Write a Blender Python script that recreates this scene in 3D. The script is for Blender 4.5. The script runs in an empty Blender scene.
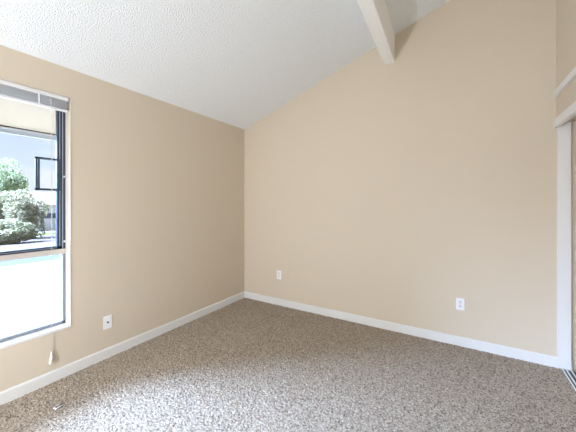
import bpy, bmesh, math, random
import numpy as np
from mathutils import Vector, Matrix

scene = bpy.context.scene
C = scene.collection
random.seed(7)
rng = np.random.default_rng(7)

# ------------------------------------------------------------------ camera
# room frame: camera stands at x=0, y=0; left wall x=XL, back wall y=YB, closet wall x=XR
XL, YB, XR, YR = -2.643, 3.142, 0.705, -3.2
EAVE, SLOPE = 2.434, 0.352
def zc(x): return EAVE + SLOPE * (x - XL)

cam_d = bpy.data.cameras.new('camera')
cam_d.sensor_width = 36.0
cam_d.lens = 279.0 / 576.0 * 36.0
cam_d.shift_y = -12.5 / 576.0
cam_d.clip_start = 0.02
cam_d.clip_end = 500
cam = bpy.data.objects.new('camera', cam_d); C.objects.link(cam)
cam.location = (0, 0, 1.36)
cam.rotation_euler = (math.pi / 2, 0, math.radians(31.2))
scene.camera = cam

# ------------------------------------------------------------------ world, sun, exposure
SKY, GLOW, SUN, FILL, EXPO = 1.1, 135.0, 2.0, 252.0, 0.0
w = bpy.data.worlds.new('sky'); scene.world = w; w.use_nodes = True
nt = w.node_tree; nt.nodes.clear()
def N(tree, t, **kw):
    n = tree.nodes.new(t)
    for k, v in kw.items():
        if k.startswith('i_'):
            key = k[2:]
            n.inputs[int(key) if key.isdigit() else key.replace('_', ' ')].default_value = v
        else: setattr(n, k, v)
    return n
L = nt.links.new
tc = N(nt, 'ShaderNodeTexCoord')
sep = N(nt, 'ShaderNodeSeparateXYZ'); L(tc.outputs['Generated'], sep.inputs[0])
grad = N(nt, 'ShaderNodeValToRGB'); L(sep.outputs['Z'], grad.inputs[0])
cr = grad.color_ramp
cr.elements[0].position = 0.0; cr.elements[0].color = (0.82, 0.90, 1.0, 1)
cr.elements[1].position = 0.6; cr.elements[1].color = (0.28, 0.52, 0.95, 1)
e = cr.elements.new(0.22); e.color = (0.62, 0.76, 1.0, 1)
mp = N(nt, 'ShaderNodeMapping'); mp.inputs['Scale'].default_value = (2.2, 2.2, 6.0)
L(tc.outputs['Generated'], mp.inputs[0])
noi = N(nt, 'ShaderNodeTexNoise', i_Scale=1.7, i_Detail=6.0, i_Roughness=0.55); L(mp.outputs[0], noi.inputs['Vector'])
cl = N(nt, 'ShaderNodeMapRange', i_From_Min=0.46, i_From_Max=0.64); L(noi.outputs[0], cl.inputs[0])
mix = N(nt, 'ShaderNodeMix', data_type='RGBA'); L(cl.outputs[0], mix.inputs[0]); L(grad.outputs[0], mix.inputs[6])
mix.inputs[7].default_value = (0.93, 0.94, 0.98, 1)
# bright lobe added to the unseen sky to light the floor through the windows
dot = N(nt, 'ShaderNodeVectorMath', operation='DOT_PRODUCT'); L(tc.outputs['Generated'], dot.inputs[0])
dot.inputs[1].default_value = Vector((-0.68, -0.49, 0.61)).normalized()
mr = N(nt, 'ShaderNodeMapRange', i_From_Min=0.77, i_From_Max=1.0); L(dot.outputs['Value'], mr.inputs[0])
pw = N(nt, 'ShaderNodeMath', operation='POWER', i_1=2.0); L(mr.outputs[0], pw.inputs[0])
gl = N(nt, 'ShaderNodeVectorMath', operation='SCALE'); gl.inputs[0].default_value = (0.69 * GLOW, 0.95 * GLOW, 1.45 * GLOW)
L(pw.outputs[0], gl.inputs['Scale'])
sk = N(nt, 'ShaderNodeVectorMath', operation='SCALE'); L(mix.outputs[2], sk.inputs[0]); sk.inputs['Scale'].default_value = SKY
add = N(nt, 'ShaderNodeVectorMath', operation='ADD'); L(sk.outputs[0], add.inputs[0]); L(gl.outputs[0], add.inputs[1])
bg = N(nt, 'ShaderNodeBackground'); L(add.outputs[0], bg.inputs[0])
out = N(nt, 'ShaderNodeOutputWorld'); L(bg.outputs[0], out.inputs[0])

sun_d = bpy.data.lights.new('sun', 'SUN'); sun_d.energy = SUN; sun_d.angle = math.radians(1.0); sun_d.color = (1, 0.96, 0.9)
sun = bpy.data.objects.new('sun', sun_d); C.objects.link(sun)
sun.rotation_euler = Vector((-0.35, -0.60, 0.72)).to_track_quat('Z', 'Y').to_euler()
sun.location = (-4, -5, 9)

# daylight portals in the window and the added rear opening (they only guide sampling)
for wy in (0.23, -2.05):
    por_d = bpy.data.lights.new('window_portal', 'AREA'); por_d.shape = 'RECTANGLE'; por_d.size = 1.8; por_d.size_y = 1.55
    por_d.cycles.is_portal = True
    por = bpy.data.objects.new('window_portal', por_d); C.objects.link(por)
    por.location = (XL - 0.165, wy, 1.29); por.rotation_euler = (0, math.radians(-90), 0)

scene.view_settings.view_transform = 'Standard'
scene.view_settings.look = 'None'
scene.view_settings.gamma = 1.0
scene.view_settings.use_curve_mapping = False
scene.view_settings.exposure = EXPO
scene.cycles.max_bounces = 14
scene.cycles.diffuse_bounces = 10
scene.cycles.transparent_max_bounces = 16
scene.cycles.sample_clamp_indirect = 6.0

# ------------------------------------------------------------------ materials
def mat(name, col, rough=0.6, metal=0.0, bump=None, spec=0.5, var=None):
    """plain procedural surface; bump=(scale, strength, distance, detail); var=(scale, amount)"""
    m = bpy.data.materials.new(name); m.use_nodes = True
    t = m.node_tree; b = t.nodes['Principled BSDF']
    b.inputs['Base Color'].default_value = (*col, 1)
    b.inputs['Roughness'].default_value = rough
    b.inputs['Metallic'].default_value = metal
    b.inputs['Specular IOR Level'].default_value = spec
    co = N(t, 'ShaderNodeTexCoord')
    if var:
        n = N(t, 'ShaderNodeTexNoise', i_Scale=var[0], i_Detail=4.0); t.links.new(co.outputs['Object'], n.inputs['Vector'])
        x = N(t, 'ShaderNodeMix', data_type='RGBA')
        a = var[1]
        x.inputs[6].default_value = (*[c * (1 - a) for c in col], 1); x.inputs[7].default_value = (*[min(1, c * (1 + a)) for c in col], 1)
        t.links.new(n.outputs[0], x.inputs[0]); t.links.new(x.outputs[2], b.inputs['Base Color'])
    if bump:
        n = N(t, 'ShaderNodeTexNoise', i_Scale=bump[0], i_Detail=bump[3], i_Roughness=0.55); t.links.new(co.outputs['Object'], n.inputs['Vector'])
        u = N(t, 'ShaderNodeBump', i_Strength=bump[1], i_Distance=bump[2]); t.links.new(n.outputs[0], u.inputs['Height'])
        t.links.new(u.outputs[0], b.inputs['Normal'])
    return m

WALL = (0.625, 0.551, 0.448)
M_wall = mat('beige_wall_paint', WALL, 0.75, bump=(140, 0.12, 0.004, 3), spec=0.25)
M_trim = mat('white_trim_paint', (0.73, 0.74, 0.75), 0.45)
M_beam = mat('white_textured_beam_paint', (0.93, 0.94, 0.95), 0.8, bump=(80, 0.6, 0.012, 4), spec=0.2)
M_lining = mat('off_white_reveal_paint', (0.60, 0.545, 0.475), 0.6)
M_plate = mat('white_plastic', (0.83, 0.85, 0.88), 0.35)
M_socket = mat('socket_plastic', (0.74, 0.76, 0.80), 0.4)
M_dark = mat('dark_slot', (0.03, 0.03, 0.035), 0.6)
M_bronze = mat('dark_bronze_aluminium', (0.045, 0.068, 0.105), 0.32, 0.3)
M_silver = mat('bare_aluminium', (0.50, 0.54, 0.60), 0.38, 0.7)
M_alu = mat('bright_track_metal', (0.80, 0.82, 0.84), 0.5, 0.2)
M_grey = mat('grey_vinyl_frame', (0.24, 0.26, 0.29), 0.5)
M_tan = mat('tan_window_rail', (0.56, 0.50, 0.45), 0.55)
M_blind = mat('white_blind_enamel', (0.80, 0.81, 0.83), 0.4)
M_slat = mat('grey_white_slat_enamel', (0.74, 0.75, 0.77), 0.4)
M_cord = mat('white_cord', (0.60, 0.59, 0.57), 0.8)
M_tassel = mat('clear_plastic_tassel', (0.86, 0.84, 0.80), 0.3)
M_door = mat('beige_door_panel', (0.58, 0.45, 0.31), 0.5)
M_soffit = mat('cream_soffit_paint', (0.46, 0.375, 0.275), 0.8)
M_fascia = mat('grey_white_fascia_paint', (0.55, 0.58, 0.60), 0.7)
M_concrete = mat('pale_concrete', (0.40, 0.335, 0.265), 0.9, var=(3, 0.04), spec=0.1)
M_stucco = mat('white_stucco', (0.80, 0.77, 0.73), 0.9, bump=(30, 0.3, 0.01, 3), spec=0.1)
M_roofout = mat('reddish_roof_shingle', (0.45, 0.26, 0.22), 0.9, var=(5, 0.2))
M_bark = mat('bark', (0.28, 0.22, 0.17), 0.9, var=(12, 0.3))
M_soil = mat('sandy_ground', (0.12, 0.105, 0.095), 0.95, var=(1.5, 0.15), spec=0.1)
M_road = mat('pinkish_grey_road', (0.11, 0.085, 0.076), 0.9, var=(0.8, 0.10), spec=0.1)
M_gutter = mat('bluish_asphalt', (0.042, 0.046, 0.056), 0.8, var=(1.3, 0.45), spec=0.2)
M_lawn = mat('yellow_green_lawn', (0.11, 0.12, 0.02), 0.9, var=(3, 0.3), spec=0.1)

def leaf_mat(name, a, b_):
    m = bpy.data.materials.new(name); m.use_nodes = True
    t = m.node_tree; b = t.nodes['Principled BSDF']; b.inputs['Roughness'].default_value = 0.6
    oi = N(t, 'ShaderNodeTexCoord'); n = N(t, 'ShaderNodeTexNoise', i_Scale=5.0, i_Detail=5.0)
    t.links.new(oi.outputs['Object'], n.inputs['Vector'])
    x = N(t, 'ShaderNodeMapRange', i_From_Min=0.38, i_From_Max=0.62); t.links.new(n.outputs[0], x.inputs[0])
    k = N(t, 'ShaderNodeMix', data_type='RGBA'); k.inputs[6].default_value = (*a, 1); k.inputs[7].default_value = (*b_, 1)
    t.links.new(x.outputs[0], k.inputs[0]); t.links.new(k.outputs[2], b.inputs['Base Color'])
    tr = N(t, 'ShaderNodeBsdfTranslucent'); t.links.new(k.outputs[2], tr.inputs[0])
    ms = N(t, 'ShaderNodeMixShader', i_0=0.35); t.links.new(b.outputs[0], ms.inputs[1]); t.links.new(tr.outputs[0], ms.inputs[2])
    t.links.new(ms.outputs[0], t.nodes['Material Output'].inputs[0])
    return m
M_leaf_green = leaf_mat('green_leaves', (0.22, 0.27, 0.14), (0.44, 0.47, 0.29))
M_leaf_olive = leaf_mat('olive_leaves', (0.21, 0.23, 0.13), (0.44, 0.37, 0.25))
M_leaf_dark = leaf_mat('blue_green_leaves', (0.24, 0.25, 0.15), (0.46, 0.42, 0.27))

M_glass = bpy.data.materials.new('window_glass'); M_glass.use_nodes = True
t = M_glass.node_tree; t.nodes.clear()
a = N(t, 'ShaderNodeBsdfTransparent'); a.inputs[0].default_value = (0.96, 0.98, 0.98, 1)
b = N(t, 'ShaderNodeBsdfGlossy', i_Roughness=0.02); f = N(t, 'ShaderNodeFresnel', i_IOR=1.35)
m_ = N(t, 'ShaderNodeMixShader'); t.links.new(f.outputs[0], m_.inputs[0]); t.links.new(a.outputs[0], m_.inputs[1]); t.links.new(b.outputs[0], m_.inputs[2])
t.links.new(m_.outputs[0], N(t, 'ShaderNodeOutputMaterial').inputs[0])

# popcorn ceiling
M_ceil = bpy.data.materials.new('popcorn_ceiling'); M_ceil.use_nodes = True
t = M_ceil.node_tree; b = t.nodes['Principled BSDF']; b.inputs['Roughness'].default_value = 0.95; b.inputs['Specular IOR Level'].default_value = 0.1
co = N(t, 'ShaderNodeTexCoord')
v1 = N(t, 'ShaderNodeTexVoronoi', i_Scale=120.0); v1.feature = 'SMOOTH_F1'
nz = N(t, 'ShaderNodeTexNoise', i_Scale=105.0, i_Detail=4.0, i_Roughness=0.6)
t.links.new(co.outputs['Object'], v1.inputs['Vector']); t.links.new(co.outputs['Object'], nz.inputs['Vector'])
sb = N(t, 'ShaderNodeMath', operation='SUBTRACT'); t.links.new(nz.outputs[0], sb.inputs[0]); t.links.new(v1.outputs['Distance'], sb.inputs[1])
bu = N(t, 'ShaderNodeBump', i_Strength=0.65, i_Distance=0.012); t.links.new(sb.outputs[0], bu.inputs['Height']); t.links.new(bu.outputs[0], b.inputs['Normal'])
b.inputs['Base Color'].default_value = (0.84, 0.88, 0.915, 1)

# carpet: twisted tufts in mixed browns, greys and creams
M_carpet = bpy.data.materials.new('frieze_carpet'); M_carpet.use_nodes = True
t = M_carpet.node_tree; b = t.nodes['Principled BSDF']; b.inputs['Roughness'].default_value = 1.0; b.inputs['Specular IOR Level'].default_value = 0.05
b.inputs['Sheen Weight'].default_value = 0.15
co = N(t, 'ShaderNodeTexCoord')
vo = N(t, 'ShaderNodeTexVoronoi', i_Scale=140.0); t.links.new(co.outputs['Object'], vo.inputs['Vector'])
sc = N(t, 'ShaderNodeSeparateColor'); t.links.new(vo.outputs['Color'], sc.inputs[0])
ra = N(t, 'ShaderNodeValToRGB'); t.links.new(sc.outputs[0], ra.inputs[0])
r_ = ra.color_ramp
r_.elements[0].position = 0.0; r_.elements[0].color = (0.09, 0.072, 0.056, 1)
r_.elements[1].position = 1.0; r_.elements[1].color = (0.55, 0.485, 0.41, 1)
for p, c in ((0.18, (0.26, 0.208, 0.160, 1)), (0.5, (0.375, 0.312, 0.25, 1)), (0.8, (0.465, 0.395, 0.325, 1))):
    e = r_.elements.new(p); e.color = c
t.links.new(ra.outputs[0], b.inputs['Base Color'])
n2 = N(t, 'ShaderNodeTexNoise', i_Scale=260.0, i_Detail=3.0); t.links.new(co.outputs['Object'], n2.inputs['Vector'])
bu = N(t, 'ShaderNodeBump', i_Strength=0.6, i_Distance=0.006); t.links.new(n2.outputs[0], bu.inputs['Height']); t.links.new(bu.outputs[0], b.inputs['Normal'])

# ------------------------------------------------------------------ helpers
def add_box(bm, x0, x1, y0, y1, z0, z1, bevel=0.0, seg=2):
    vs = [bm.verts.new((x, y, z)) for x in (x0, x1) for y in (y0, y1) for z in (z0, z1)]
    q = [(0, 1, 3, 2), (4, 6, 7, 5), (0, 4, 5, 1), (2, 3, 7, 6), (0, 2, 6, 4), (1, 5, 7, 3)]
    fs = [bm.faces.new([vs[i] for i in k]) for k in q]
    if bevel:
        es = list({e for f_ in fs for e in f_.edges})
        bmesh.ops.bevel(bm, geom=es, offset=bevel, segments=seg, affect='EDGES', profile=0.5)
def add_prism(bm, pts, axis, a, b_):
    """extrude a 2D outline between a and b along axis ('x','y','z')"""
    def P(u, v, s): return {'x': (s, u, v), 'y': (u, s, v), 'z': (u, v, s)}[axis]
    A = [bm.verts.new(P(u, v, a)) for u, v in pts]; B = [bm.verts.new(P(u, v, b_)) for u, v in pts]
    bm.faces.new(A); bm.faces.new(B[::-1])
    for i in range(len(pts)):
        j = (i + 1) % len(pts); bm.faces.new((A[i], B[i], B[j], A[j]))
def add_tube(bm, p0, p1, r0, r1=None, n=12):
    r1 = r0 if r1 is None else r1
    p0, p1 = Vector(p0), Vector(p1); d = p1 - p0
    m = Matrix.Translation((p0 + p1) / 2) @ d.to_track_quat('Z', 'Y').to_matrix().to_4x4()
    bmesh.ops.create_cone(bm, cap_ends=True, segments=n, radius1=r0, radius2=r1, depth=d.length, matrix=m)
def add_path(bm, pts, r, n=8):
    rings = []
    P = [Vector(p) for p in pts]
    for i, p in enumerate(P):
        d = (P[min(i + 1, len(P) - 1)] - P[max(i - 1, 0)]).normalized()
        q = d.to_track_quat('Z', 'Y')
        rings.append([bm.verts.new(p + q @ Vector((r * math.cos(2 * math.pi * k / n), r * math.sin(2 * math.pi * k / n), 0))) for k in range(n)])
    for A, B in zip(rings, rings[1:]):
        for k in range(n): bm.faces.new((A[k], A[(k + 1) % n], B[(k + 1) % n], B[k]))
    bm.faces.new(rings[0][::-1]); bm.faces.new(rings[-1])
def add_lathe(bm, prof, center, n=20):
    cx, cy, cz = center; rings = []
    for r, z in prof:
        rings.append([bm.verts.new((cx + r * math.cos(2 * math.pi * k / n), cy + r * math.sin(2 * math.pi * k / n), cz + z)) for k in range(n)])
    for A, B in zip(rings, rings[1:]):
        for k in range(n): bm.faces.new((A[k], A[(k + 1) % n], B[(k + 1) % n], B[k]))
    bm.faces.new(rings[0][::-1]); bm.faces.new(rings[-1])
def obj(name, bm, m, parent=None, smooth=False, origin=None):
    bmesh.ops.recalc_face_normals(bm, faces=bm.faces[:])
    if origin is not None and parent is None:
        bmesh.ops.translate(bm, verts=bm.verts[:], vec=-Vector(origin))
    me = bpy.data.meshes.new(name); bm.to_mesh(me); bm.free()
    me.materials.append(m)
    if smooth: me.polygons.foreach_set('use_smooth', [True] * len(me.polygons))
    o = bpy.data.objects.new(name, me); C.objects.link(o)
    if origin is not None and parent is None: o.location = origin
    if parent: o.parent = parent
    return o
def boxes(name, m, parent, bl, bevel=0.0, **kw):
    bm = bmesh.new()
    for q in bl: add_box(bm, *q, bevel=bevel)
    return obj(name, bm, m, parent, **kw)
def struct(o, label=None, cat=None):
    o['kind'] = 'structure'
    if label: o['label'] = label
    if cat: o['category'] = cat
    return o
def thing(name, label, cat, loc=(0, 0, 0), group=None):
    o = bpy.data.objects.new(name, None); C.objects.link(o); o.location = loc
    o.empty_display_size = 0.1
    o['label'] = label; o['category'] = cat
    if group: o['group'] = group
    return o
def tag(o, label, cat, group=None):
    o['label'] = label; o['category'] = cat
    if group: o['group'] = group
    return o

# ------------------------------------------------------------------ room shell
WT = 0.16                                   # wall thickness
XC = 1.45                                   # back of the closet
# floor: slab under a dense carpet surface whose tufts are modelled
bm = bmesh.new()
STEP = 0.0052
gx = np.arange(XL, 0.735, STEP); gy = np.arange(YR, YB + STEP, STEP)
X, Y = np.meshgrid(gx, gy, indexing='ij')
def worley(X, Y, cell, seed, jit=0.9):
    r = np.random.default_rng(seed); n = 1024
    jx = r.random((n, n)) * jit; jy = r.random((n, n)) * jit
    cx = np.floor(X / cell).astype(int); cy = np.floor(Y / cell).astype(int)
    best = np.full(X.shape, 9.0)
    for dx in (-1, 0, 1):
        for dy in (-1, 0, 1):
            ix, iy = cx + dx, cy + dy
            px = (ix + jx[ix % n, iy % n]) * cell; py = (iy + jy[ix % n, iy % n]) * cell
            best = np.minimum(best, np.hypot(px - X, py - Y) / cell)
    return best
h = 0.0105 * np.clip(1 - worley(X, Y, 0.013, 1), 0, 1) + 0.004 * (1 - worley(X, Y, 0.0095, 2)) + 0.0015 * rng.random(X.shape)
h = h - 0.011
nx, ny = X.shape
verts = np.stack([X, Y, h], -1).reshape(-1, 3)
i = np.arange(nx * ny).reshape(nx, ny)
faces = np.stack([i[:-1, :-1], i[1:, :-1], i[1:, 1:], i[:-1, 1:]], -1).reshape(-1, 4)
me = bpy.data.meshes.new('floor')
me.vertices.add(len(verts)); me.vertices.foreach_set('co', verts.ravel())
me.loops.add(faces.size); me.loops.foreach_set('vertex_index', faces.ravel().astype(np.int32))
me.polygons.add(len(faces)); me.polygons.foreach_set('loop_start', np.arange(0, faces.size, 4, dtype=np.int32))
me.update(calc_edges=True); me.validate()
me.polygons.foreach_set('use_smooth', [True] * len(faces))
me.materials.append(M_carpet)
fl = bpy.data.objects.new('floor', me); C.objects.link(fl)
struct(fl, 'speckled brown and cream frieze carpet covering the whole floor', 'floor')
bm.free()
sl = boxes('floor', M_soil, None, [(XL - WT, XC + 0.1, YR - 0.1, YB + WT, -0.12, -0.013)])
sl.name = 'floor_slab'; struct(sl)

# left wall with the window opening
WY0, WY1, WZ0, WZ1 = -0.56, 1.007, 0.388, 2.205
bm = bmesh.new()
Y0, Y1, ZT = YR - 0.1, YB + WT, EAVE + 0.02
V0, V1 = -2.84, -1.273                       # second opening, added unseen behind the camera for more daylight
for q in ((Y0, V0, -0.12, ZT), (V1, WY0, -0.12, ZT), (V0, V1, -0.12, WZ0), (V0, V1, WZ1, ZT), (WY1, Y1, -0.12, ZT), (WY0, WY1, -0.12, WZ0), (WY0, WY1, WZ1, ZT)):
    add_box(bm, XL - WT, XL, *q)
wl = struct(obj('wall_left', bm, M_wall), 'plain beige painted wall with the window', 'wall')
# back wall, top following the sloping ceiling
bm = bmesh.new()
add_prism(bm, [(XL, -0.12), (XC, -0.12), (XC, zc(XC) + 0.03), (XL, zc(XL) + 0.03)], 'y', YB, YB + WT)
struct(obj('wall_back', bm, M_wall), 'tall plain beige wall under the sloping ceiling', 'wall')
# closet wall: above the opening, and the solid stretch beside it
DY0, DZ = 0.95, 2.03
bm = bmesh.new()
add_box(bm, XR, XR + 0.11, DY0, YB, DZ, zc(XR) + 0.03)
add_box(bm, XR, XR + 0.11, YR, DY0, -0.12, zc(XR) + 0.03)
struct(obj('wall_right', bm, M_wall), 'beige wall above the sliding closet doors', 'wall')
struct(boxes('wall_closet', M_wall, None, [(XC, XC + 0.1, YR - 0.1, YB + WT, -0.12, 3.9), (XR + 0.11, XC, DY0 - 0.2, DY0 - 0.1, -0.12, 2.4), (XR + 0.11, XC, DY0 - 0.1, YB, 2.3, 2.4)]))
bm = bmesh.new()
add_prism(bm, [(XL - WT, -0.12), (XC, -0.12), (XC, zc(XC) + 0.03), (XL - WT, zc(XL - WT) + 0.03)], 'y', YR - 0.1, YR)
struct(obj('wall_rear', bm, M_wall))
bm = bmesh.new()
x0, x1 = XL - WT, XC + 0.1
add_prism(bm, [(x0, zc(x0)), (x1, zc(x1)), (x1, zc(x1) + 0.15), (x0, zc(x0) + 0.15)], 'y', YR - 0.1, YB + WT)
struct(obj('ceiling', bm, M_ceil), 'white popcorn-textured sloping ceiling', 'ceiling')

# white beam under the slope
bm = bmesh.new()
def beam_section(y):
    s = 0.035 * (YB - y)
    a, c = -0.677 + s, -0.569 + s
    return [bm.verts.new(p) for p in ((a, y, 2.868), (c, y, 2.868), (c, y, zc(c) + 0.03), (a, y, zc(a) + 0.03))]
A, B = beam_section(YB), beam_section(YR)
bm.faces.new(A); bm.faces.new(B[::-1])
for k in range(4): bm.faces.new((A[k], A[(k + 1) % 4], B[(k + 1) % 4], B[k]))
bmesh.ops.bevel(bm, geom=[e for e in bm.edges if all(v.co.z < 2.9 for v in e.verts) and abs(e.verts[0].co.y - e.verts[1].co.y) > 1], offset=0.004, segments=2, affect='EDGES')
struct(obj('ceiling_beam', bm, M_beam), 'white textured beam running along the sloping ceiling', 'beam')

# baseboards (profile with eased top)
BH, BT = 0.085, 0.013
def base_profile(d0, sgn):
    return [(d0, -0.013), (d0 + sgn * BT, -0.013), (d0 + sgn * BT, BH - 0.012), (d0 + sgn * BT * 0.75, BH - 0.004), (d0 + sgn * BT * 0.4, BH), (d0, BH)]
bm = bmesh.new(); add_prism(bm, base_profile(XL, 1), 'y', YR, YB)
struct(obj('baseboard_left', bm, M_trim), 'white baseboard under the window wall', 'baseboard')
bm = bmesh.new(); add_prism(bm, base_profile(YB, -1), 'x', XL, 0.80)
struct(obj('baseboard_back', bm, M_trim), 'white baseboard along the tall back wall', 'baseboard')
bm = bmesh.new(); add_prism(bm, base_profile(YR, 1), 'x', XL, XR)
struct(obj('baseboard_rear', bm, M_trim))

# closet trim
struct(boxes('trim_1', M_trim, None, [(XR - 0.02, XR, DY0, YB, 2.236, 2.288)], bevel=0.003), 'narrow white rail on the closet wall above the doors', 'trim')
struct(boxes('trim_2', M_trim, None, [(XR - 0.014, XR + 0.02, DY0, YB, 1.990, 2.060)], bevel=0.003), 'white fascia board over the closet doors', 'trim')
struct(boxes('trim_3', M_trim, None, [(XR + 0.006, XR + 0.09, YB - 0.016, YB, 0.0, 2.03)], bevel=0.003), 'white closet door jamb against the back wall', 'trim')

# ------------------------------------------------------------------ window
win = None
def new_window(name, label):
    global win
    win = bpy.data.objects.new(name, None); C.objects.link(win)
    win.location = (XL - WT / 2, (WY0 + WY1) / 2, WZ0); struct(win, label, 'window')
def wpart(name, m, bl, bevel=0.0, parent=None, label=None):
    bm = bmesh.new()
    for q in bl: add_box(bm, *q, bevel=bevel)
    bmesh.ops.translate(bm, verts=bm.verts[:], vec=-win.location)
    o = obj(name, bm, m, parent or win)
    if label: o['label'] = label
    return o
XI, XO = XL - 0.078, XL - 0.125            # inner and outer face of the frame
Z_MR0, Z_MR1 = 0.956, 0.995                # tan meeting rail
JT = 0.004
def build_window():
    # painted returns lining the opening, and the sill
    wpart('jamb_lining', M_lining, [(XL - WT, XL + 0.004, WY1 - JT, WY1 + 0.004, WZ0, WZ1), (XL - WT, XL + 0.004, WY0 - 0.004, WY0 + JT, WZ0, WZ1), (XL - WT, XL + 0.004, WY0, WY1, WZ1 - JT, WZ1 + 0.004)], bevel=0.0015)
    wpart('sill', M_trim, [(XL - WT, XL + 0.008, WY0 - 0.004, WY1 + 0.004, WZ0 - 0.014, WZ0 + 0.004)], bevel=0.002)
    wpart('lower_frame', M_grey, [(XO, XI, WY1 - JT - 0.020, WY1 - JT, WZ0 + 0.004, Z_MR0), (XO, XI, WY0 + JT, WY0 + JT + 0.02, WZ0 + 0.004, Z_MR0), (XO, XI, WY0 + JT, WY1 - JT, WZ0 + 0.004, WZ0 + 0.026)], bevel=0.002, label='grey lower window frame')
    wpart('meeting_rail', M_tan, [(XO, XI + 0.004, WY0 + JT, WY1 - JT, Z_MR0, Z_MR1)], bevel=0.003, label='tan horizontal rail between the panes')
    wpart('upper_frame', M_bronze, [(XO, XI, WY1 - JT - 0.015, WY1 - JT, Z_MR1, WZ1 - JT), (XO, XI, WY0 + JT, WY0 + JT + 0.015, Z_MR1, WZ1 - JT), (XO, XI, WY0 + JT, WY1 - JT, WZ1 - 0.03, WZ1 - JT)], bevel=0.0015, label='dark outer frame of the upper pane')
    sash = wpart('sash', M_bronze, [(XO + 0.008, XI - 0.008, WY1 - 0.057, WY1 - 0.023, Z_MR1, WZ1 - 0.03), (XO + 0.008, XI - 0.008, WY0 + 0.023, WY0 + 0.057, Z_MR1, WZ1 - 0.03), (XO + 0.008, XI - 0.008, WY0 + 0.023, WY1 - 0.023, Z_MR1, Z_MR1 + 0.024), (XO + 0.008, XI - 0.008, WY0 + 0.023, WY1 - 0.023, WZ1 - 0.07, WZ1 - 0.03)], bevel=0.002)
    wpart('sash_bead', M_silver, [(XI - 0.012, XI - 0.004, WY1 - 0.0235, WY1 - 0.0195, Z_MR1, WZ1 - 0.03), (XI - 0.0095, XI - 0.006, WY1 - 0.042, WY1 - 0.038, Z_MR1 + 0.024, WZ1 - 0.07), (XI - 0.0095, XI - 0.006, WY0 + 0.057, WY1 - 0.057, Z_MR1 + 0.011, Z_MR1 + 0.014)], parent=sash, label='bright metal bead')
    wpart('glass', M_glass, [((XI + XO) / 2 - 0.002, (XI + XO) / 2 + 0.002, WY0 + 0.055, WY1 - 0.055, Z_MR1 + 0.02, WZ1 - 0.065)], parent=sash)
    wpart('glass', M_glass, [((XI + XO) / 2 - 0.002, (XI + XO) / 2 + 0.002, WY0 + 0.022, WY1 - 0.022, WZ0 + 0.024, Z_MR0 + 0.003)])
    vy0, vy1, vz0, vz1 = WY1 - 0.192, WY1 - 0.040, 1.461, 1.716
    vx0, vx1 = XI - 0.022, XI - 0.002
    wpart('vent_frame', M_bronze, [(vx0, vx1, vy0, vy0 + 0.012, vz0, vz1), (vx0, vx1, vy0 + 0.0155, vy0 + 0.026, vz0, vz1), (vx0, vx1, vy0, vy1, vz1 - 0.016, vz1), (vx0, vx1, vy0, vy1, vz0, vz0 + 0.016), (vx0, vx1, vy1 - 0.01, vy1, vz0, vz1)], bevel=0.0015, parent=sash, label='small dark square frame set inside the upper pane')
    wpart('catch', M_plate, [(XI - 0.003, XI + 0.007, WY1 - 0.018, WY1 - 0.007, 1.046, 1.062)], bevel=0.002, label='small white catch')
    wpart('catch', M_plate, [(XI - 0.003, XI + 0.006, WY1 - 0.018, WY1 - 0.009, 1.570, 1.584)], bevel=0.002, label='small white catch')
new_window('window_1', 'tall aluminium window beside the corner of the room')
build_window()
keep = WY0, WY1
WY0, WY1 = V0, V1
new_window('fill_window', 'added unseen window that lets more daylight into the room')  # unseen window added to bring in more daylight
build_window()
WY0, WY1 = keep

# ------------------------------------------------------------------ raised mini blind
bl = thing('window_blind', 'raised white mini blind bunched at the top of the window', 'blind', (XL - 0.02, (WY0 + WY1) / 2, WZ1))
bpy.context.view_layer.update()
def bpart(name, bm, m, smooth=False, parent=None, label=None):
    bmesh.ops.translate(bm, verts=bm.verts[:], vec=-bl.location)
    o = obj(name, bm, m, parent or bl, smooth)
    if label: o['label'] = label
    return o
by0, by1 = WY0 + 0.012, WY1 - 0.014
bx0, bx1 = XL - 0.044, XL + 0.001
bm = bmesh.new()
add_prism(bm, [(bx0, 2.172), (bx1 - 0.004, 2.172), (bx1, 2.175), (bx1, 2.192), (bx1 - 0.004, 2.200), (bx0, 2.200)], 'y', by0, by1)
add_box(bm, bx1 - 0.004, bx1 + 0.005, by0, by1, 2.1715, 2.1785, 0.001)
bpart('headrail', bm, M_blind)
z = 2.170
k = 0
while z > 2.100:
    bm = bmesh.new()
    jx = 0.005 * math.sin(k * 1.25) + rng.uniform(-0.002, 0.002); dz = rng.uniform(-0.0004, 0.0004)
    n = 6; pts = [(bx0 + 0.010 + jx + 0.025 * i / n, 0.0012 * math.sin(math.pi * i / n)) for i in range(n + 1)]
    add_prism(bm, [(a, z + dz + c) for a, c in pts] + [(a, z + dz + c - 0.0011) for a, c in pts[::-1]], 'y', by0 + 0.004, by1 - 0.004 + rng.uniform(-0.003, 0.001))
    bpart('slat', bm, M_slat)
    z -= 0.0034 + (0.0045 if k % 5 == 4 else 0); k += 1
bm = bmesh.new(); add_box(bm, bx0 + 0.008, bx1 - 0.004, by0 + 0.003, by1 - 0.003, z - 0.012, z + 0.001, 0.003)
bpart('bottom_rail', bm, M_blind)
zb = z - 0.012
for yy in (0.812, 0.12, -0.4):
    bm = bmesh.new(); add_box(bm, bx1 - 0.0045, bx1 - 0.0025, yy - 0.004, yy + 0.004, zb - 0.002, 2.173, 0.0006)
    bpart('ladder_tape', bm, M_blind)
yc = 0.878; xc = XL + 0.012
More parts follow.
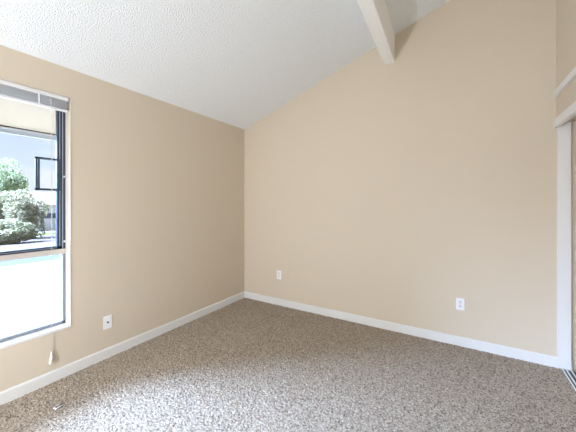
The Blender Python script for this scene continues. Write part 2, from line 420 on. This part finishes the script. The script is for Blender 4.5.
def cord(dy, z_end):
    pts = [(bx1 + 0.003, yc + dy - 0.004, 2.158)]
    for i in range(1, 25):
        s = i / 24; pts.append((xc + 0.002 * math.sin(5 * s), yc + dy + 0.007 * math.sin(2.6 * s + dy * 300) * s, 2.158 + (z_end - 2.158) * s))
    return pts
for dy, ze in ((0.0, 0.235), (0.005, 0.205)):
    pts = cord(dy, ze)
    bm = bmesh.new(); add_path(bm, pts, 0.0011, 6)
    c_ = bpart('pull_cord', bm, M_cord, True)
    bm = bmesh.new()
    add_lathe(bm, [(0.001, 0.004), (0.005, 0.0), (0.0055, -0.014), (0.007, -0.028), (0.011, -0.050), (0.011, -0.058), (0.008, -0.061)], (pts[-1][0], pts[-1][1], ze))
    bpart('tassel', bm, M_tassel, True, parent=c_)

# ------------------------------------------------------------------ unseen glowing globe added behind the camera as fill light
lx, ly, lz = -1.7, -1.4, 0.72
cl_ = thing('fill_globe', 'added glowing globe on a stand, unseen fill light for the room', 'lamp', (lx, ly, 0))
bm = bmesh.new(); add_lathe(bm, [(0.13, -0.004), (0.13, 0.012), (0.12, 0.02), (0.02, 0.026), (0.012, 0.03)], (0, 0, 0)); obj('base', bm, M_silver, cl_, True)
bm = bmesh.new(); add_lathe(bm, [(0.010, 0.025), (0.010, lz - 0.19), (0.045, lz - 0.18), (0.05, lz - 0.15)], (0, 0, 0)); obj('pole', bm, M_silver, cl_, True)
M_fill = bpy.data.materials.new('fill_globe_glow'); M_fill.use_nodes = True
pb = M_fill.node_tree.nodes['Principled BSDF']; pb.inputs['Emission Color'].default_value = (0.935, 1.0, 1.08, 1); pb.inputs['Emission Strength'].default_value = FILL
bm = bmesh.new(); bmesh.ops.create_uvsphere(bm, u_segments=24, v_segments=14, radius=0.16, matrix=Matrix.Translation((0, 0, lz))); obj('globe', bm, M_fill, cl_, True)

# ------------------------------------------------------------------ wall plates
def duplex(label, x, z):
    t_ = thing('power_outlet', label, 'outlet', (x, YB, z), 'duplex power outlets on the back wall')
    boxes('cover_plate', M_plate, t_, [(-0.035, 0.035, -0.0065, 0, -0.057, 0.057)], bevel=0.0025)
    for s in (-1, 1):
        bm = bmesh.new()
        prof = []
        for i in range(24):
            a = 2 * math.pi * i / 24
            prof.append((max(-0.0165, min(0.0165, 0.019 * math.cos(a))), s * 0.0195 + 0.0145 * math.sin(a)))
        add_prism(bm, prof, 'y', -0.0090, -0.006)
        r = obj('receptacle', bm, M_socket, t_)
        bm = bmesh.new()
        add_box(bm, -0.0085, -0.0055, -0.0094, -0.008, s * 0.0195 + 0.000, s * 0.0195 + 0.009)
        add_box(bm, 0.0055, 0.0085, -0.0094, -0.008, s * 0.0195 + 0.001, s * 0.0195 + 0.008)
        add_tube(bm, (0, -0.0094, s * 0.0195 - 0.007), (0, -0.008, s * 0.0195 - 0.007), 0.0028)
        obj('socket_slots', bm, M_dark, r)
    bm = bmesh.new(); add_tube(bm, (0, -0.008, 0), (0, -0.006, 0), 0.0032)
    obj('screw', bm, M_silver, t_)
duplex('white power outlet on the back wall near the far corner', -2.041, 0.403)
duplex('white power outlet on the back wall towards the closet', 0.027, 0.397)
t_ = thing('coaxial_wall_plate', 'white wall plate with one centre jack on the left wall under the window side', 'wall plate', (XL, 1.283, 0.312))
t_['label'] = 'white wall plate with one dark centre jack on the window wall'
boxes('cover_plate', M_plate, t_, [(0, 0.0065, -0.035, 0.035, -0.057, 0.057)], bevel=0.0025)
bm = bmesh.new(); add_tube(bm, (0.006, 0, 0), (0.009, 0, 0), 0.0085, n=6); add_tube(bm, (0.008, 0, 0), (0.017, 0, 0), 0.0046, n=16)
obj('jack', bm, M_dark, t_)
for s in (-1, 1):
    bm = bmesh.new(); add_tube(bm, (0.006, 0, s * 0.041), (0.008, 0, s * 0.041), 0.003); obj('screw', bm, M_socket, t_)

# scrap lying on the carpet
bm = bmesh.new()
for i in range(6):
    a0, a1 = i / 6, (i + 1) / 6
    f = lambda a: 0.006 + 0.006 * math.sin(a * 3.1)
    add_prism(bm, [(0.05 * a0 - 0.025, f(a0)), (0.05 * a1 - 0.025, f(a1)), (0.05 * a1 - 0.025, f(a1) + 0.0015), (0.05 * a0 - 0.025, f(a0) + 0.0015)], 'y', -0.016, 0.016)
bmesh.ops.remove_doubles(bm, verts=bm.verts[:], dist=1e-5)
sc_ = thing('paper_scrap', 'small white scrap with a black stripe lying on the carpet below the window', 'scrap', (-2.274, 0.80, -0.003))
sc_.rotation_euler = (0, 0, math.radians(95))
obj('paper', bm, M_plate, sc_)
bm = bmesh.new(); add_box(bm, -0.018, 0.024, -0.006, 0.004, 0.011, 0.0160); obj('stripe', bm, M_dark, sc_)

# ------------------------------------------------------------------ closet doors and track
def closet_door(label, x0, y0, y1):
    t_ = thing('sliding_closet_door', label, 'door', (x0, (y0 + y1) / 2, 0.012))
    w_ = (y1 - y0) / 2
    boxes('panel', M_door, t_, [(0.004, 0.024, -w_ + 0.004, w_ - 0.004, 0.004, 1.99)], bevel=0.001)
    boxes('edge_frame', M_door, t_, [(0, 0.028, w_ - 0.02, w_, 0, 1.995), (0, 0.028, -w_, -w_ + 0.02, 0, 1.995)], bevel=0.002)
    bm = bmesh.new(); add_lathe(bm, [(0.004, 0.0), (0.02, 0.0), (0.026, 0.0015), (0.028, 0.001), (0.028, -0.001)], (0, 0, 0))
    bmesh.ops.rotate(bm, verts=bm.verts[:], cent=(0, 0, 0), matrix=Matrix.Rotation(math.radians(-90), 3, 'Y'))
    bmesh.ops.translate(bm, verts=bm.verts[:], vec=(0.003, w_ - 0.09, 0.95)); obj('finger_pull', bm, M_silver, t_)
closet_door('beige sliding closet door nearest the back wall', 0.812, 2.00, 3.092)
tr = thing('sliding_door_track', 'double metal floor track under the sliding closet doors', 'track', (XR + 0.03, (DY0 + YB) / 2, -0.013))
ln = (YB - DY0) / 2 - 0.013
boxes('track_base', mat('dull_dark_metal', (0.10, 0.11, 0.12), 0.5, 0.5), tr, [(0, 0.13, -ln, ln, 0, 0.014)], bevel=0.001)
for xx in (0.0, 0.024, 0.055, 0.085):
    boxes('track_rib', M_alu, tr, [(xx, xx + 0.007, -ln, ln, 0.013, 0.024)], bevel=0.001)

# ------------------------------------------------------------------ outdoors
GZ = -0.10
def slope_z(x): return GZ - 0.054 * max(0.0, -x - 8.9)
def strip(name, m, x0, x1, y0, y1, dz=0.0, n=6):
    bm = bmesh.new(); P = []
    for i in range(n + 1):
        x = x0 + (x1 - x0) * i / n
        P.append([bm.verts.new((x, y, slope_z(x) + dz)) for y in (y0, y1)])
    for a_, b_ in zip(P, P[1:]): bm.faces.new((a_[0], a_[1], b_[1], b_[0]))
    r = bmesh.ops.extrude_face_region(bm, geom=bm.faces[:])
    bmesh.ops.translate(bm, verts=[v for v in r['geom'] if isinstance(v, bmesh.types.BMVert)], vec=(0, 0, -0.3))
    return obj(name, bm, m)
struct(strip('patio_slab', M_concrete, XL - WT, -8.9, -30, 40), 'wide sunlit pale concrete outside the window', 'patio')
struct(strip('asphalt_strip', M_gutter, -8.9, -10.6, -30, 40))
struct(strip('road', M_road, -10.6, -27.5, -60, 80))
lw = strip('lawn', M_lawn, -27.5, -33, -60, 80); lw['kind'] = 'stuff'; lw['label'] = 'yellow green strip of lawn beyond the road'; lw['category'] = 'grass'
struct(strip('ground', M_soil, -33, -140, -150, 250))

sd = [(XL - WT - 0.02, XL - WT, *q) for q in ((Y0, V0, -0.12, 2.40), (V1, WY0, -0.12, 2.40), (V0, V1, -0.12, WZ0), (V0, V1, WZ1, 2.40), (WY1, Y1, -0.12, 2.40), (WY0, WY1, -0.12, WZ0), (WY0, WY1, WZ1, 2.40))]
struct(boxes('bounce_cut_siding', mat('bounce_cut_brown', (0.11, 0.085, 0.065), 0.8), None, sd))  # unseen dark skin added to cut light bounced onto the soffit
# eave outside the window: the roof slope runs on past the wall
pc = bpy.data.objects.new('eave', None); C.objects.link(pc); struct(pc, 'cream sloping eave outside over the window', 'roof')
def eave_part(name, m, x0, x1, off0, off1, parent=pc):
    bm = bmesh.new()
    f = lambda x, o: zc(x) + 0.062 + o
    add_prism(bm, [(x0, f(x0, off0)), (x1, f(x1, off0)), (x1, f(x1, off1)), (x0, f(x0, off1))], 'y', -4.5, 7.0)
    return obj(name, bm, m, parent)
eave_part('soffit', M_soffit, -3.75, XL - WT, 0.0, 0.03)
eave_part('roofing', M_roofout, -3.84, XL - WT, 0.03, 0.07)
boxes('fascia', M_fascia, pc, [(-3.775, -3.745, -4.5, 7.0, 2.046, 2.20)])
boxes('fascia_lip', M_stucco, pc, [(-3.745, -3.733, -4.5, 7.0, 2.087, 2.100)])
boxes('soffit_bead', mat('dark_gap', (0.06, 0.055, 0.05), 0.8), pc, [(-3.745, -3.733, -4.5, 7.0, 2.104, 2.116)])

def tree(name, label, cat, px, X, ztop, zlow, rad, m, nleaf, leaf, seed, group=None):
    """crown of many leaf faces round a branching trunk; px fixes the bearing from the room"""
    l = (px - 288) / 279.0
    dx, dy = -0.518 + 0.855 * l, 0.855 + 0.518 * l
    y = X / dx * dy; g = slope_z(X)
    t_ = thing(name, label, cat, (X, y, g), group)
    r = np.random.default_rng(seed)
    zc_, hz = (ztop + zlow) / 2 - g, (ztop - zlow) / 2
    blobs = [(r.normal(0, 0.42, 3) * np.array([rad, rad, hz]) * 0.9, r.uniform(0.28, 0.5)) for _ in range(26)]
    blobs = [(c, s) for c, s in blobs if np.sum((c / np.array([rad, rad, hz])) ** 2) < 0.75] + [(np.zeros(3), 0.55)]
    bm = bmesh.new()
    for _ in range(nleaf):
        c, s = blobs[r.integers(len(blobs))]
        d = r.normal(size=3); d /= np.linalg.norm(d)
        p = c + d * s * np.array([rad, rad, hz]) * r.uniform(0.6, 1.0) ** 0.5
        p[2] = max(p[2], -hz)
        u = Vector(r.normal(size=3)).normalized(); v = u.orthogonal().normalized(); q = Vector(p) + Vector((0, 0, zc_))
        a_ = leaf * r.uniform(0.6, 1.3)
        bm.faces.new([bm.verts.new(q + u * a_), bm.verts.new(q + v * a_ * 0.5), bm.verts.new(q - u * a_), bm.verts.new(q - v * a_ * 0.5)])
    o = obj('crown', bm, m, t_)
    bm = bmesh.new()
    add_tube(bm, (0, 0, -0.2), (0, 0, zc_), 0.09 * rad, 0.04 * rad)
    for k in range(5):
        a_ = k * 1.256; add_tube(bm, (0, 0, zc_ * 0.55), (0.5 * rad * math.cos(a_), 0.5 * rad * math.sin(a_), zc_ + 0.4 * hz), 0.035 * rad, 0.012 * rad)
    obj('trunk', bm, M_bark, t_)
tree('tree', 'tall green tree rising above the bushes outside the window', 'tree', 4, -34, 5.0, 0.2, 1.75, M_leaf_green, 5200, 0.13, 3)
tree('bush', 'olive bush between the tall tree and the white house outside', 'bush', 27, -23, 2.6, -0.95, 1.05, M_leaf_olive, 5500, 0.085, 5)
tree('bush', 'olive bush at the left edge of the window, in front of the tall tree', 'bush', -9, -25.5, 2.5, -0.9, 1.9, M_leaf_olive, 7000, 0.09, 6)
tree('shrub', 'low dark blue green shrub by the road outside', 'bush', 5, -19.5, 0.65, -0.8, 1.2, M_leaf_dark, 6000, 0.075, 8)

# house across the road
l = (57 - 288) / 279.0; hx = -42.0
hy = hx / (-0.518 + 0.855 * l) * (0.855 + 0.518 * l); hg = slope_z(hx)
hs = thing('house', 'white house with low reddish roof across the road outside', 'house', (hx, hy, hg))
boxes('walls', M_stucco, hs, [(-8, 0, -2.6, 9, -0.3, 3.0)])
bm = bmesh.new(); add_prism(bm, [(0.5, 2.95), (0.5, 3.08), (-4, 4.7), (-8.5, 3.08), (-8.5, 2.95)], 'y', -3.0, 9.4)
obj('roof', bm, M_roofout, hs)
fr = boxes('window', M_grey, hs, [(-0.02, 0.05, -1.5, 1.0, 1.45, 2.1)])
boxes('pane', mat('dark_pane', (0.10, 0.12, 0.15), 0.1), fr, [(0.04, 0.06, -1.42, 0.92, 1.52, 2.03)])
boxes('door', mat('pale_door', (0.6, 0.55, 0.5), 0.6), hs, [(0, 0.05, 2.2, 3.1, 0, 2.05)])
